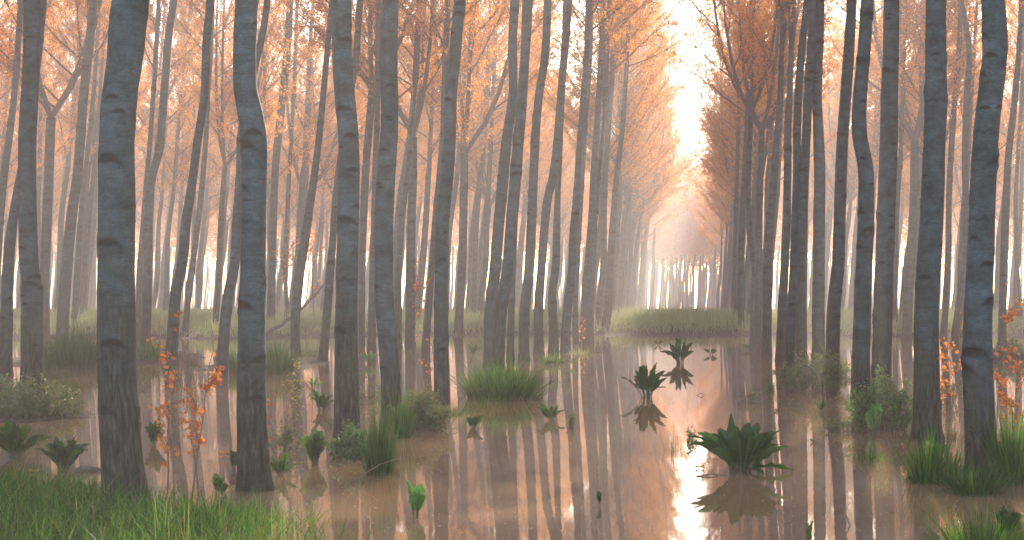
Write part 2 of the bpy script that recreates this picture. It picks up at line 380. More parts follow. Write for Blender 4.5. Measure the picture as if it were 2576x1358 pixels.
def crown_mesh(seed, leaders=1, H=12.0, nleaf=32, lsz=.076, maxr=3.15):
    """Ascending poplar limbs and their young leaves, growing from (0,0,0) upward -> (branches mesh, crown mesh)."""
    g = np.random.default_rng(seed)
    bag = Bag(); LP, LD = [], []
    axes = []
    if leaders == 1:
        zz = np.linspace(0, H, 14)
        ax = np.stack([.10 * np.sin(zz * .5 + seed) * zz / H, .10 * np.cos(zz * .43 + seed) * zz / H, zz], -1); ax[0, :2] = 0
        axes.append((ax, np.interp(zz, [0, H], [.105, .012])))
    else:
        for k in range(leaders):
            a = k * 2 * np.pi / leaders + g.uniform(-.5, .5); out = g.uniform(.9, 1.7); hh = H * g.uniform(.75, 1)
            zz = np.linspace(0, hh, 14); o = out * (1 - np.exp(-zz / 1.8)) + .04 * zz
            axes.append((np.stack([np.cos(a) * o, np.sin(a) * o, zz], -1), np.interp(zz, [0, hh], [.072, .010])))
    def bez(p, d, L, up, n=7):
        t = np.linspace(0, 1, n)[:, None]
        q = p + d * L * t + np.array([0, 0, 1.]) * up * L * t * t
        return q + g.normal(0, .012 * L, (n, 3)) * t
    for ax, rad in axes:
        V, Q = tube(ax, rad, 7); bag.add(V, Q)
        nl = int(30 / len(axes) ** .6)
        for k in range(nl):
            f = (k + g.random()) / nl; f = f ** 1.05 * .96
            z = f * ax[-1, 2]
            p = np.array([np.interp(z, ax[:, 2], ax[:, 0]), np.interp(z, ax[:, 2], ax[:, 1]), z])
            az = g.uniform(0, 6.28) if k % 3 else k * 2.4
            inc = g.uniform(.62, 1.12) if f > .06 else g.uniform(.75, 1.3)
            L = maxr * (1.18 - .85 * f ** 1.2) * g.uniform(.75, 1.2) / (1.25 if leaders > 1 else 1)
            d = np.array([np.cos(az) * np.sin(inc), np.sin(az) * np.sin(inc), np.cos(inc)])
            q = bez(p, d, L, g.uniform(.12, .34))
            V, Q = tube(q, np.linspace(.030 * (1.1 - .5 * f), .005, len(q)), 5); bag.add(V, Q)
            nt_ = int(9 + 5 * L)
            for m in range(nt_):
                s = g.uniform(.12, 1.0); pp = np.array([np.interp(s, np.linspace(0, 1, 7), q[:, c]) for c in range(3)])
                dd = d + g.normal(0, .62, 3) + np.array([0, 0, .12]); dd /= np.linalg.norm(dd)
                tl = g.uniform(.35, 1.05) * (1.15 - .4 * s)
                tq = bez(pp, dd, tl, g.uniform(-.05, .25), 5)
                V, Q = tube(tq, np.linspace(.009, .0025, 5), 3); bag.add(V, Q)
                n = g.integers(int(nleaf * .35), nleaf)
                tt = g.uniform(.12, 1.08, n)
                lp = np.stack([np.interp(tt, np.linspace(0, 1, 5), tq[:, c]) for c in range(3)], -1) + g.normal(0, .055, (n, 3))
                LP.append(lp); LD.append(dd * .5 + g.normal(0, .7, (n, 3)) + np.array([0, 0, -.25]))
    LP = np.concatenate(LP); LD = np.concatenate(LD)
    V, T, a = kites(LP, LD, g.uniform(lsz * .55, lsz * 1.15, len(LP)), .3, .85, seed)
    # leaves of one limb share a tint, neighbours differ
    tint = np.clip(a * .75 + .25 * (wob(V, 1.6, 5, seed % 20) * .5 + .5), 0, 1)
    cm = mk('crown', V, None, T, LEAF, attrs={'rnd': tint}, link=False)
    bm = bag.mesh('branches', TWIG, smooth=True, link=False)
    return bm, cm

CROWNS = [crown_mesh(20 + k) for k in range(5)]
FORKS = [crown_mesh(40 + k, leaders=3 + k % 2) for k in range(2)]

def hang_crown(tree, tip, tdir, r_tip, k, fork=False, rz=0.0):
    bm, cm = (FORKS if fork else CROWNS)[k % (2 if fork else 5)]
    s = float(np.clip(r_tip / .105, .85, 1.2))
    tl = Vector(tdir).normalized(); tl = (tl * .6 + Vector((0, 0, 1)) * .4).normalized()
    q = tl.to_track_quat('Z', 'Y').to_matrix() @ __import__('mathutils').Matrix.Rotation(rz, 3, 'Z')
    for nm, me in (('branches', bm), ('crown', cm)):
        put(nm, me, tree, tip, q.to_euler(), s)

# every trunk traced on the photo: label, fork?, points (x, y, width) from the top down, the last one where it meets the ground
TRACED = [
 ('big poplar at the left with bluish bark, thickest trunk in the plantation', 0, '340,0,96 331,75,97 324,150,92 308,250,90 300,350,90 297,500,95 294,679,96 294,829,100 295,979,100 300,1079,104 307,1179,106 314,1262,110'),
 ('dark poplar with a sharp mossy elbow, second big trunk from the left front', 0, '628,0,58 623,175,59 625,225,60 639,300,66 646,350,66 647,450,63 644,550,63 641,679,66 635,879,71 634,1029,77 637,1129,82 640,1232,84'),
 ('near poplar at the left edge with a dark knobbly foot in the shrubs', 0, '77,0,47 75,150,44 69,350,47 72,500,46 79,679,50 84,729,55 83,829,57 81,987,58'),
 ('blue grey poplar with a long dark wound high on its trunk', 0, '856,0,49 857,150,52 865,250,53 874,340,54 876,500,56 873,679,58 872,829,59 873,979,65 874,1122,68'),
 ('poplar whose foot sweeps right beside the leafy olive shrub', 0, '980,0,42 975,150,46 977,300,46 968,450,49 964,550,50 964,679,48 966,754,50 976,879,50 984,979,51 986,1070,53'),
 ('poplar leaning right out of the water between the olive shrub and big tussock', 0, '1157,0,29 1143,150,31 1134,250,31 1130,350,33 1123,450,34 1113,550,35 1110,679,36 1109,829,38 1111,979,40 1111,1035,42'),
 ('slim poplar crossing behind the one in the grass tussock', 0, '1295,0,23 1290,100,23 1289,250,24 1275,350,27 1265,450,28 1256,550,29 1245,679,30 1233,779,30 1231,916,30'),
 ('leaning poplar growing out of the large bright grass tussock', 0, '1329,0,24 1320,150,24 1309,300,28 1298,425,29 1288,550,31 1277,679,31 1261,779,32 1254,879,34 1253,950,34'),
 ('thin poplar close behind the tree in the large grass tussock', 0, '1322,0,14 1316,150,15 1306,300,15 1299,450,16 1293,600,17 1286,779,18 1284,904,20'),
 ('poplar of the left aisle row, first right of the large grass tussock', 0, '1378,0,20 1370,150,22 1356,240,22 1347,350,23 1342,450,23 1338,550,25 1331,679,26 1320,779,27 1318,905,28'),
 ('forking poplar of the left aisle row with a bulging bend halfway up', 0, '1432,0,20 1423,100,20 1412,225,19 1402,350,20 1390,450,22 1378,500,23 1370,575,22 1362,679,22 1355,779,25 1356,890,26'),
 ('poplar of the left aisle row just right of the bulging bent one', 0, '1424,0,12 1416,200,14 1409,350,15 1403,500,16 1401,575,19 1397,679,22 1390,729,22 1393,829,24 1393,885,26'),
 ('poplar of the left aisle row with a slight bow, fourth right of the tussock', 0, '1478,100,11 1470,200,13 1463,300,15 1455,400,16 1450,500,19 1443,575,20 1438,679,21 1430,754,24 1423,854,25 1423,886,26'),
 ('slender poplar tucked behind the bowed one in the left aisle row', 0, '1484,150,8 1474,300,10 1464,450,12 1455,600,13 1447,779,14 1449,862,16'),
 ('straight poplar of the left aisle row beside the small orange sprig', 0, '1512,150,15 1507,235,16 1503,300,16 1494,425,17 1488,550,19 1479,679,24 1475,729,25 1470,865,26'),
 ('slender poplar right behind the one with the orange sprig', 0, '1520,300,9 1508,425,10 1498,550,12 1491,679,13 1486,779,14 1487,862,15'),
 ('misty poplar near the far end of the left aisle row, pale and thin', 0, '1540,200,14 1530,325,15 1523,450,15 1520,550,16 1517,679,17 1508,754,17 1505,836,18'),
 ('misty poplar standing where the left aisle row meets the grass bank', 0, '1575,200,11 1568,300,13 1551,450,15 1543,550,16 1535,679,20 1531,754,22 1523,838,23'),
 ('big bent poplar at the right edge with a knotty upper trunk', 0, '2496,0,60 2501,75,64 2503,125,63 2497,200,64 2487,300,65 2479,425,66 2476,550,68 2472,679,69 2466,779,73 2464,929,76 2467,1079,79 2472,1202,82'),
 ('straight poplar with a pale eye-shaped scar high up, second from the right', 0, '2346,0,52 2345,150,53 2346,275,57 2344,350,56 2341,500,59 2334,679,62 2330,779,63 2331,929,67 2331,1106,72'),
 ('straight spotted poplar behind the green bush, third from the right front', 0, '2244,0,40 2239,150,42 2234,250,44 2231,350,46 2225,500,47 2220,679,48 2218,829,50 2219,979,51 2220,987,51'),
 ('poplar with a dark swollen elbow, standing in the leafy bush', 0, '2186,0,33 2175,150,34 2165,250,36 2164,350,39 2176,415,41 2177,500,41 2174,600,43 2170,679,44 2165,829,46 2163,1010,48'),
 ('tall poplar leaning right behind the low spreading shrub', 0, '2144,0,26 2137,150,29 2129,275,30 2124,350,30 2117,500,31 2108,679,33 2099,754,35 2094,904,36 2094,926,37'),
 ('poplar with a gentle kink left of the leaning one over the shrub', 0, '2064,0,24 2061,100,24 2058,250,25 2063,350,28 2066,425,30 2065,550,31 2063,679,31 2060,779,33 2059,926,33'),
 ('poplar at the left end of the low spreading shrub', 0, '2044,0,17 2038,125,19 2032,250,23 2025,425,24 2022,550,26 2020,679,27 2017,779,29 2016,931,31'),
 ('poplar next left of the shrub, bare below its branches', 0, '2030,0,17 2016,125,20 2007,225,20 2002,350,21 2002,450,21 1999,550,21 1996,679,22 1992,779,25 1988,926,27'),
 ('pale poplar of the right aisle row, fourth before the grass bank', 0, '1992,120,14 1986,230,16 1981,310,19 1979,425,20 1976,550,22 1971,679,23 1967,779,25 1963,906,26'),
 ('poplar leaning strongly right in the right aisle row', 0, '1972,60,11 1968,125,12 1964,250,16 1956,350,19 1949,425,20 1937,550,22 1929,679,24 1929,779,24 1928,892,25'),
 ('right stem of the two that meet in a narrow V, right aisle row', 1, '1918,330,15 1917,380,15 1913,500,17 1909,679,19 1907,780,21 1905,862,22'),
 ('left stem of the narrow V, bending inward at its foot', 1, '1891,280,13 1890,300,13 1884,500,15 1886,560,15 1892,620,16 1901,679,17 1897,779,18 1896,858,20'),
 ('pale misty poplar at the right end of the grass bank', 0, '1880,300,12 1872,450,13 1866,600,15 1864,700,16 1864,779,17 1866,838,18'),
 ('thin misty poplar behind the right end of the grass bank', 0, '1858,330,10 1852,480,11 1849,600,12 1847,700,12 1846,815,13'),
 ('leaning poplar at the very left rising out of the picture', 0, '52,0,14 45,100,15 35,250,17 14,450,20 4,560,21 -8,720,22 -16,882,24'),
 ('grey poplar at the left edge, leaning behind the knobbly footed tree', 0, '88,200,18 70,350,19 50,470,22 38,550,25 25,679,30 19,829,32 15,942,34'),
 ('forked poplar just right of the knobbly footed tree', 1, '126,295,24 125,310,24 119,450,25 115,600,25 113,679,26 112,860,28'),
 ('pale poplar leaning right out of the dark reeds at the left', 0, '233,0,22 224,100,23 208,250,24 199,350,25 189,450,26 175,550,28 165,679,30 159,779,31 156,872,32'),
 ('thin poplar right behind the one rising from dark reeds', 0, '236,200,11 224,350,12 206,500,14 192,679,17 188,779,18 187,836,19'),
 ('thinnest poplar left of the big bluish trunk', 0, '232,350,9 218,500,10 205,679,11 200,779,12 200,824,13'),
 ('poplar with a sharp S bend right of the big bluish trunk', 0, '438,0,18 425,75,20 415,200,20 409,300,20 404,375,22 384,450,23 379,525,23 374,679,25 369,779,26 366,872,28'),
 ('thin poplar hugging the right side of the big bluish trunk', 0, '388,200,10 377,350,12 366,500,12 354,679,13 349,779,14 348,850,16'),
 ('leaning poplar behind the orange leaved saplings', 0, '527,0,20 517,100,21 510,250,21 495,350,22 484,450,23 470,550,25 457,679,28 446,729,28 437,829,30 430,936,32'),
 ('thin companion poplar just right of the one behind the saplings', 0, '528,150,11 522,250,12 516,350,13 502,500,15 482,679,16 471,779,17 466,850,18'),
 ('poplar curving up behind the mossy elbowed trunk', 0, '672,0,17 660,80,18 632,200,20 606,325,21 600,450,23 592,550,24 585,679,26 574,729,27 564,829,29 558,946,31'),
 ('thin forked poplar left of the one curving behind the mossy elbow', 1, '567,420,13 564,450,13 556,550,14 547,729,15 540,842,17'),
 ('pale straight leaning poplar right of the mossy elbowed trunk', 0, '730,0,18 725,100,19 715,200,20 705,300,20 695,400,20 689,550,20 685,679,20 680,836,22'),
 ('poplar leaning right above the fallen branch', 0, '835,0,14 823,125,15 812,250,16 803,350,17 791,450,19 777,550,22 762,650,24 750,729,25 743,829,25 744,898,26'),
 ('slender pale poplar behind the fallen branch and red leaved saplings', 0, '742,200,8 735,300,9 729,400,10 722,550,11 718,679,11 722,779,12 722,826,13'),
 ('poplar leaning behind the trunk with the long dark wound', 0, '905,0,16 893,150,17 870,300,17 848,450,18 838,580,19 831,679,20 824,779,22 813,912,25'),
 ('forked pale poplar between the wounded trunk and the swept footed one', 1, '936,225,20 935,240,20 930,300,20 921,400,20 915,500,20 909,679,20 908,779,21 907,870,23'),
 ('shaded poplar hidden behind the left side of the swept footed trunk', 0, '950,250,14 945,400,16 941,550,17 937,679,18 935,779,20 935,880,22'),
 ('slender poplar right of the swept footed trunk', 0, '1044,230,9 1036,325,10 1025,450,13 1012,550,16 1003,679,17 1002,779,18 1001,872,20'),
 ('forked pale poplar behind the tall red leaved sapling', 1, '1041,345,18 1041,360,18 1040,450,20 1036,550,23 1033,679,25 1032,779,25 1031,868,26'),
 ('poplar leaning behind the trunk next to the olive shrub', 0, '1112,350,13 1104,450,14 1095,550,15 1086,679,17 1078,779,19 1070,882,22'),
 ('pale poplar crowned by a whorl of spreading limbs', 1, '1168,385,20 1168,400,20 1166,500,21 1162,679,22 1159,729,22 1153,842,24'),
 ('thin wavy poplar right of the one with the whorl of limbs', 0, '1222,250,8 1211,425,10 1200,550,12 1194,679,13 1192,779,13 1190,816,14'),
 ('pale poplar just left of the slim crossing pair', 0, '1240,250,11 1231,425,13 1224,550,15 1220,679,16 1213,729,17 1208,816,18'),
 ('pale thin poplar between the spotted trunk and the scarred one', 0, '2272,250,10 2264,400,12 2256,500,13 2253,679,14 2252,779,15 2250,836,16'),
 ('pale forked poplar seen just left of the eye-scarred trunk', 1, '2301,355,20 2300,370,20 2295,500,20 2288,679,22 2284,779,24 2280,852,26'),
 ('pale leaning poplar between the two biggest trunks at the right', 0, '2412,120,12 2401,275,15 2386,500,15 2382,679,16 2377,779,16 2373,848,18'),
 ('pale kinked poplar beside the left flank of the big bent right trunk', 0, '2418,0,13 2438,125,14 2434,250,16 2431,400,17 2432,550,17 2427,679,17 2412,760,18 2400,866,20'),
 ('pale poplar leaning right beyond the big bent right trunk', 0, '2570,60,13 2563,150,14 2555,250,16 2541,400,18 2534,550,20 2527,679,20 2522,779,20 2520,872,22'),
 ('thin pale poplar at the far right edge of the plantation', 0, '2572,250,9 2560,400,10 2557,500,11 2562,679,12 2566,760,12 2565,830,14'),
]
ti = 0
for label, fork, s in TRACED:
    ti += 1
    p = np.array([[float(v) for v in q.split(',')] for q in s.split()])[::-1]
    d = F * CH / (p[0, 1] - HY)
    base = at_depth(p[0, 0], p[0, 1], d)
    pts = np.stack([(p[:, 0] - CX) * d / F, np.full(len(p), d), CH - (p[:, 1] - HY) * d / F], -1)
    rad = p[:, 2] * d / F / 2 * .97
    pts[:, 1] += .10 * np.sin(pts[:, 2] * .8 + ti) - .10 * math.sin(ti)
    # foot below the mud, top up to the crown
    pts = np.vstack([pts[0] + np.array([0, 0, -.5]) + (pts[0] - pts[1]) * .3 * np.array([1, 1, 0]), pts]); rad = np.append(rad[0] * 1.0, rad)
    zt = pts[-1, 2]
    if not fork and zt < 7.6:
        n_ = max(1, int((7.6 - zt) / 1.5)); dirv = (pts[-1] - pts[-3]); dirv = dirv / max(dirv[2], .1); dirv[:2] *= .5
        for k in range(n_):
            dz = (7.6 - zt) / n_
            pts = np.vstack([pts, pts[-1] + dirv * dz]); rad = np.append(rad, max(.09, rad[-1] - .010 * dz))
    loc = np.array([base[0], base[1], 0.0])
    L = pts - loc
    if rad[-1] < .075: rad[-1] = .075
    t = thing('poplar_tree', label, 'tree', loc, 'poplars of the flooded plantation')
    wpx = p[0, 2] / 2.516
    me = trunk_mesh(L, rad, float(np.clip(d / 1829 * 1.0, .011, .05)), int(np.clip(wpx * 2.2, 16, 64)), 100 + ti, d)
    put('trunk', me, t)
    tdir = L[-1] - L[-3]
    hang_crown(t, L[-1], tdir, rad[-1], ti, bool(fork), (ti * 1.7) % 6.28)

# the same kind of tree, further off, in the rows of the plantation
AX = np.array([434 / F, 1.0]); AX /= np.linalg.norm(AX); PX = np.array([AX[1], -AX[0]])
def grid_trunk(seed):
    g = np.random.default_rng(seed); top = g.uniform(5.4, 7.0)
    z = np.linspace(-.5, top, 9); lean = g.uniform(.05, .11); kz = g.uniform(1.5, 4.5); ka = g.normal(0, .07)
    X = lean * np.clip(z, 0, None) + ka * np.exp(-((z - kz) / .9) ** 2) + .05 * np.sin(z * 1.1 + seed)
    X -= np.interp(0, z, X)
    P = np.stack([X, .06 * np.sin(z + seed), z], -1); rr = np.interp(z, [0, top], [.158, .105])
    return trunk_mesh(P, rr, .06, 14, seed, 90), P[-1], P[-1] - P[-3]
GT = [grid_trunk(300 + k) for k in range(9)]
ROWN = ['the row edging the aisle', 'the second row', 'the third row', 'the fourth row', 'the fifth row', 'the sixth row', 'the seventh row', 'the eighth row', 'the ninth row']
traced_xy = [np.array(o.location)[:2] for o in C.objects if o.name.startswith('poplar_tree')]
cand = []
for side in (-1, 1):
    for k in range(9):
        u = (-3.57 - 6.47 * k) if side < 0 else (2.9 + 6.47 * k)
        for v in np.arange(64 if k else 68, 150, 3.9):
            q = AX * (v + rng.uniform(-.7, .7)) + PX * (u + rng.normal(0, .22))
            if abs(q[0]) < .292 * q[1] + 1.5 and min(np.linalg.norm(q - z) for z in traced_xy) > 1.8:
                cand.append((q[1], side, k, q))
cand.sort(key=lambda c: c[0])
cand = cand[:232]
gi = 0
for dist, side, k, q in cand:
    gi += 1
    sd = 'left' if side < 0 else 'right'
    far = dist > 105
    lab = f"{'faint' if far else 'misty'} poplar in {ROWN[k]} on the {sd}, {'deep in the white mist' if far else 'rising behind the grass'}"
    t = thing('poplar_tree', lab, 'tree', (q[0], q[1], -.0115 * max(0, q[1] - 88)), f"{'faint' if far else 'misty'} poplars of {ROWN[k]} on the {sd}", rng.uniform(-.5, .5))
    me, tip, td = GT[gi % 9]
    sgl = rng.uniform(.88, 1.15); t.scale = (sgl,) * 3
    put('trunk', me, t); hang_crown(t, tip, td, .105 * rng.uniform(.9, 1.1), gi * 3 + k, gi % 8 == 0, rng.uniform(0, 6.28))
DMAX = cand[-1][0]; print('DMAX', DMAX, len(cand))

# the far wood that closes the plantation: nobody could count it
fb, fl = Bag(), []
g = np.random.default_rng(77)
small = crown_mesh(61, 1, 12, 5, .27)[1]
nv = len(small.vertices); SV = np.empty(nv * 3, np.float32); small.vertices.foreach_get('co', SV); SV = SV.reshape(-1, 3)
FV, FT = [], []
nT = 0
for rowy in np.arange(DMAX + 3, 312, 9.0):
    half = .30 * rowy + 4
    xa = rowy * AX[0] / AX[1]                               # where the aisle would run on
    for x in np.concatenate([np.arange(-half, half, 4.8), np.arange(xa - 7, xa + 7, 2.1) if rowy > 206 else []]):
        u = (np.array([x, rowy]) @ PX)
        if rowy < 206 and abs(u + .33) < 3.0: continue      # the aisle runs on between the trees
        xx = x + g.normal(0, 1.3); yy = rowy + g.uniform(-3.5, 3.5)
        hh = g.uniform(6, 7.5); zg = -.0115 * max(0, yy - 88); z = np.linspace(-.3, hh, 5) + zg
        P = np.stack([xx + .05 * (z - zg) + .08 * np.sin(z + xx), np.full(5, yy), z], -1)
        V, Q = tube(P, np.linspace(.16, .1, 5), 6); fb.add(V, Q)
        a = g.uniform(0, 6.28); c, s_ = math.cos(a), math.sin(a)
        W = SV @ np.array([[c, s_, 0], [-s_, c, 0], [0, 0, 1]]) * g.uniform(.9, 1.15) + P[-1]
        FV.append(W); nT += 1
for yy0 in np.arange(8, DMAX, 4.2):                    # the same wood behind and beside the place where one stands
    for k in range(-9, 9):
        u = -3.57 - 6.47 * k
        q = AX * yy0 + PX * (u + g.normal(0, .3))
        if abs(q[0]) < .29 * q[1] + 2.6 or abs(q[0]) > 62: continue
        if np.linalg.norm(q) < 5: continue
        z = np.linspace(-.3, 7.2, 5); P = np.stack([q[0] + .05 * z + .08 * np.sin(z + q[0]), np.full(5, q[1]), z], -1)
        V, Q = tube(P, np.linspace(.17, .1, 5), 7); fb.add(V, Q)
        a = g.uniform(0, 6.28); c, s_ = math.cos(a), math.sin(a)
        FV.append(SV @ np.array([[c, s_, 0], [-s_, c, 0], [0, 0, 1]]) * g.uniform(.9, 1.15) + P[-1]); nT += 1
nf = len(small.polygons); ft = np.empty(nf * 3, np.int32); small.loops.foreach_get('vertex_index', ft); ft = ft.reshape(-1, 3)
V = np.concatenate(FV); T = np.concatenate([ft + i * nv for i in range(nT)])
far = mk('far_wood', V, None, T, LEAF, attrs={'rnd': np.random.default_rng(1).random(len(V) // 4).repeat(4)})
tag(far, 'dense wood of pale poplars dissolving in white mist', kind='stuff')
fo = fb.mesh('trunks', TWIG, far, smooth=True)
tag(fo, kind='stuff')

# ------------------------------------------------------------------ plants
def along(P, h, s):
    return np.stack([np.interp(s, np.linspace(0, 1, len(P)), P[:, c]) for c in range(3)], -1)

def dock(x, y, wpx, hpx, label, n=14, bright=False, seed=0, flat=0, wide=.20, stalk=.0, name='dock_plant'):
    """A clump of broad, wavy edged leaves on short stalks, standing in the water."""
    g = np.random.default_rng(seed + int(x)); p = gp(x, y); k = p[1] / F
    W, H = wpx * k / 2, hpx * k
    lb, sb = Bag(), Bag()
    for i in range(n):
        lay = i < flat
        az = i * 2.399 + g.uniform(-.9, .9); f = math.sqrt((i + .6) / n)
        L = H * g.uniform(.8, 1.12) * (1.05 - .1 * f)
        out = 1.42 * W * (.08 + .85 * f ** 1.9) * g.uniform(.75, 1.1)
        if lay: L = W * 1.25; out = W * 1.2
        NS = 22; d = np.array([math.cos(az), math.sin(az), 0]); t = np.linspace(0, 1, NS)
        hz_ = H * g.uniform(.66, 1.10) * (1 - .28 * f ** 4); bow = g.uniform(1.0, 1.7)
        if lay: c = d[None] * (out * t)[:, None] + np.array([0, 0, 1.])[None] * (.012 + .035 * np.sin(t * 3))[:, None]
        else: c = d[None] * (out * t ** bow)[:, None] + np.array([0, 0, 1.])[None] * (hz_ * (1.25 * t - .25 * t ** 2 - .22 * f * f * t ** 5))[:, None]
        side = np.array([-math.sin(az), math.cos(az), 0])
        c = c + d * W * g.uniform(.05, .28) + side[None] * (g.normal(0, .10) * L * t ** 2)[:, None]
        st = g.uniform(.04, .22) + stalk
        tilt = g.uniform(-1.3, 1.3) if not lay else 0
        ax_ = c[-1] - c[NS // 3]; ax_ /= np.linalg.norm(ax_)
        tw = tilt + g.normal(0, .5) * t
        sv = side[None] * np.cos(tw)[:, None] + np.cross(ax_, side)[None] * np.sin(tw)[:, None]
        tl = np.clip((t - st) / (1 - st), 0, 1)
        wv = L * wide * g.uniform(.75, 1.2) * (np.sin(np.pi * tl ** .78) ** .75) * .60
        fq = g.uniform(20, 27); wave = 1 + .13 * np.sin(t * fq + i * 2); wave2 = 1 + .13 * np.sin(t * fq * 1.1 + i * 5)
        nn = np.cross(ax_, sv)
        lift = wv * .38; rip = .22 * wv * np.sin(t * fq + i)
        V = np.stack([c - sv * (wv * wave)[:, None] + nn * (lift + rip)[:, None], c, c + sv * (wv * wave2)[:, None] + nn * (lift - rip)[:, None]], 1).reshape(-1, 3)
        m = np.arange(NS - 1)[:, None] * 3
        Q = np.concatenate([m + np.array([0, 1, 4, 3]), m + np.array([1, 2, 5, 4])])
        s0 = 3
        lb.add(V[s0 * 3:], Q[np.all(Q >= s0 * 3, 1)] - s0 * 3, a=np.clip(g.random() * .75 + g.normal(0, .12, len(V) - s0 * 3), 0, 1))
        V2, Q2 = tube(np.vstack([c[0] - d * W * .04 + np.array([0, 0, -.12]), c[:16]]), np.linspace(.0065, .0025, 17) * max(.6, min(1.4, H / .35)), 5); sb.add(V2, Q2)
    t = thing(name, label, 'plant', p, 'broad leaved dock plants in the water')
    lb.mesh('leaves', DOCKB if bright else DOCK, t, smooth=True); sb.mesh('stalks', DOCKST, t, smooth=True)
    return t

dock(1862, 1186, 205, 140, 'largest dock plant, dark upright leaves mirrored in the open water', 34, seed=1, flat=3, wide=.165)
dock(1626, 1000, 104, 96, 'tall dock with wavy drooping leaves standing in the middle of the aisle', 18, seed=2, wide=.165, stalk=.12)
dock(1710, 914, 78, 66, 'dock plant farther up the aisle, second of the three in line', 18, seed=3, wide=.165, stalk=.1)
dock(1388, 1056, 70, 46, 'small upright dock right of the large grass tussock', 9, seed=4, wide=.26)
dock(1189, 1076, 38, 42, 'small dock alone in the water below the leaning poplar', 6, seed=5, wide=.3)
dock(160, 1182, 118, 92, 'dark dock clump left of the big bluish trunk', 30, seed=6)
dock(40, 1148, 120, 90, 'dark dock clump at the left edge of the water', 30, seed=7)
dock(808, 1032, 62, 56, 'dark dock plant left of the wounded trunk', 12, seed=8)
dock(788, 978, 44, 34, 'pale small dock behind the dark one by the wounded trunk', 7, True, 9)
dock(388, 1120, 50, 78, 'dock between the big bluish trunk and the orange saplings', 7, seed=10, wide=.3)
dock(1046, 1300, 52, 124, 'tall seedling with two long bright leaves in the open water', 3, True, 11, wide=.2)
dock(1508, 1272, 20, 46, 'tiny two leaved seedling in the reflected stripes', 3, seed=12, wide=.28)
dock(1790, 892, 34, 24, 'tiny dock right of the farther dock in the aisle', 7, seed=13)
dock(1884, 880, 40, 18, 'low flat dock by the right aisle row', 8, seed=14)
dock(1656, 868, 36, 16, 'farthest dock of the aisle, almost at the grass bank', 7, seed=15)
dock(1190, 892, 52, 26, 'hazy dock in the water behind the slim crossing poplars', 9, seed=16)
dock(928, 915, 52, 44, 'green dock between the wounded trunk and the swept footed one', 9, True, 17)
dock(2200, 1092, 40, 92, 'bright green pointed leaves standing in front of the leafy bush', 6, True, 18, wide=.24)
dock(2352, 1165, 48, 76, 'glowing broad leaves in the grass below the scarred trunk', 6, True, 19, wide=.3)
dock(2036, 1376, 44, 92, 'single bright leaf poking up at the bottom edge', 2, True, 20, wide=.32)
dock(706, 1196, 66, 66, 'dark dock right of the mossy elbowed trunk', 10, seed=21)
dock(792, 1168, 62, 100, 'tall dark dock left of the wounded trunk foot', 11, seed=22, wide=.26)
dock(2066, 1034, 40, 36, 'little upright dock in front of the low spreading shrub', 8, seed=23)
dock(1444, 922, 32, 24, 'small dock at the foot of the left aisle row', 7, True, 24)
dock(548, 1245, 54, 62, 'small dock in the grass left of the mossy elbowed trunk', 6, seed=25, wide=.3)
dock(590, 1180, 44, 56, 'drooping dock leaves touching the mossy elbowed trunk', 5, seed=26, wide=.3)
dock(2528, 1345, 90, 90, 'dark dock in the bottom right grass', 9, seed=27, wide=.26)
dock(2045, 1112, 30, 14, 'lowest floating weed leaves beyond the largest dock', 5, seed=28)

def tussock(x, y, wpx, hpx, n, label, mat=GRASS, seed=0, lean=.45, wd=.011, hmin=.35, name='grass_tussock', group='grass tussocks in the water', depth=1.0):
    g = np.random.default_rng(seed + int(x * 7)); p = gp(x, y); k = p[1] / F; W, H = wpx * k / 2, hpx * k
    rr = np.sqrt(g.random(n)) * .72; a = g.uniform(0, 6.28, n)
    P = np.stack([rr * np.cos(a) * W, rr * np.sin(a) * W * depth, np.full(n, -.06)], -1)
    P[:, 2] = np.minimum(0, ground_z(P[:, 0] + p[0], P[:, 1] + p[1])) - .03 if n else 0
    h = H * g.uniform(hmin, 1.1, n) * (1.1 - .45 * rr) - P[:, 2] * .5
    h *= (.72 + .5 * (wob(np.stack([P[:, 0] * 6 / W, P[:, 1] * 6 / W, P[:, 0] * 0 + seed], -1), .9, 5, seed % 30) * .5 + .5)) * np.where(g.random(n) < .10, 1.4, 1.0)
    az = np.where(g.random(n) < .7, np.arctan2(np.sin(a), np.cos(a)), g.uniform(0, 6.28, n)) + g.normal(0, .5, n)
    V, Q, T, v = blades(P, h, np.full(n, wd) * g.uniform(.6, 1.3, n) * max(1, p[1] / 26), lean * g.uniform(.15, 1.2, n) * (.35 + rr), az, .6, seed)
    o = mk(name, V, Q, T, mat, None, {'rnd': v}); o.location = tuple(p)
    return tag(o, label, 'grass', group)

tussock(1262, 1000, 230, 100, 1700, 'large bright green tussock around the foot of the leaning poplar', seed=1, lean=.7, wd=.015)
tussock(955, 1190, 58, 185, 900, 'tall dark green tussock standing alone in front of the wounded trunk', GRASSD, 2, .14)
tussock(1014, 1100, 42, 140, 520, 'narrow tussock against the foot of the swept footed trunk', GRASS, 3, .13)
tussock(180, 922, 190, 105, 1700, 'wide dark reed tussock behind the near left trunks', GRASSD, 4, .3)
tussock(376, 912, 92, 66, 500, 'bright reed tussock right of the big bluish trunk', GRASS, 5, .4)
tussock(700, 938, 96, 84, 900, 'reed tussock right of the mossy elbowed trunk', GRASS, 6, .45)
tussock(590, 934, 50, 72, 420, 'reed tussock left of the mossy elbowed trunk', GRASSD, 7, .4)
tussock(172, 1000, 40, 64, 320, 'little green tussock in the water right of the knobbly foot', GRASSD, 8, .3)
tussock(1697, 1135, 42, 92, 46, 'sparse upright reeds in the middle of the aisle', GRASSD, 9, .16, .006, .4)
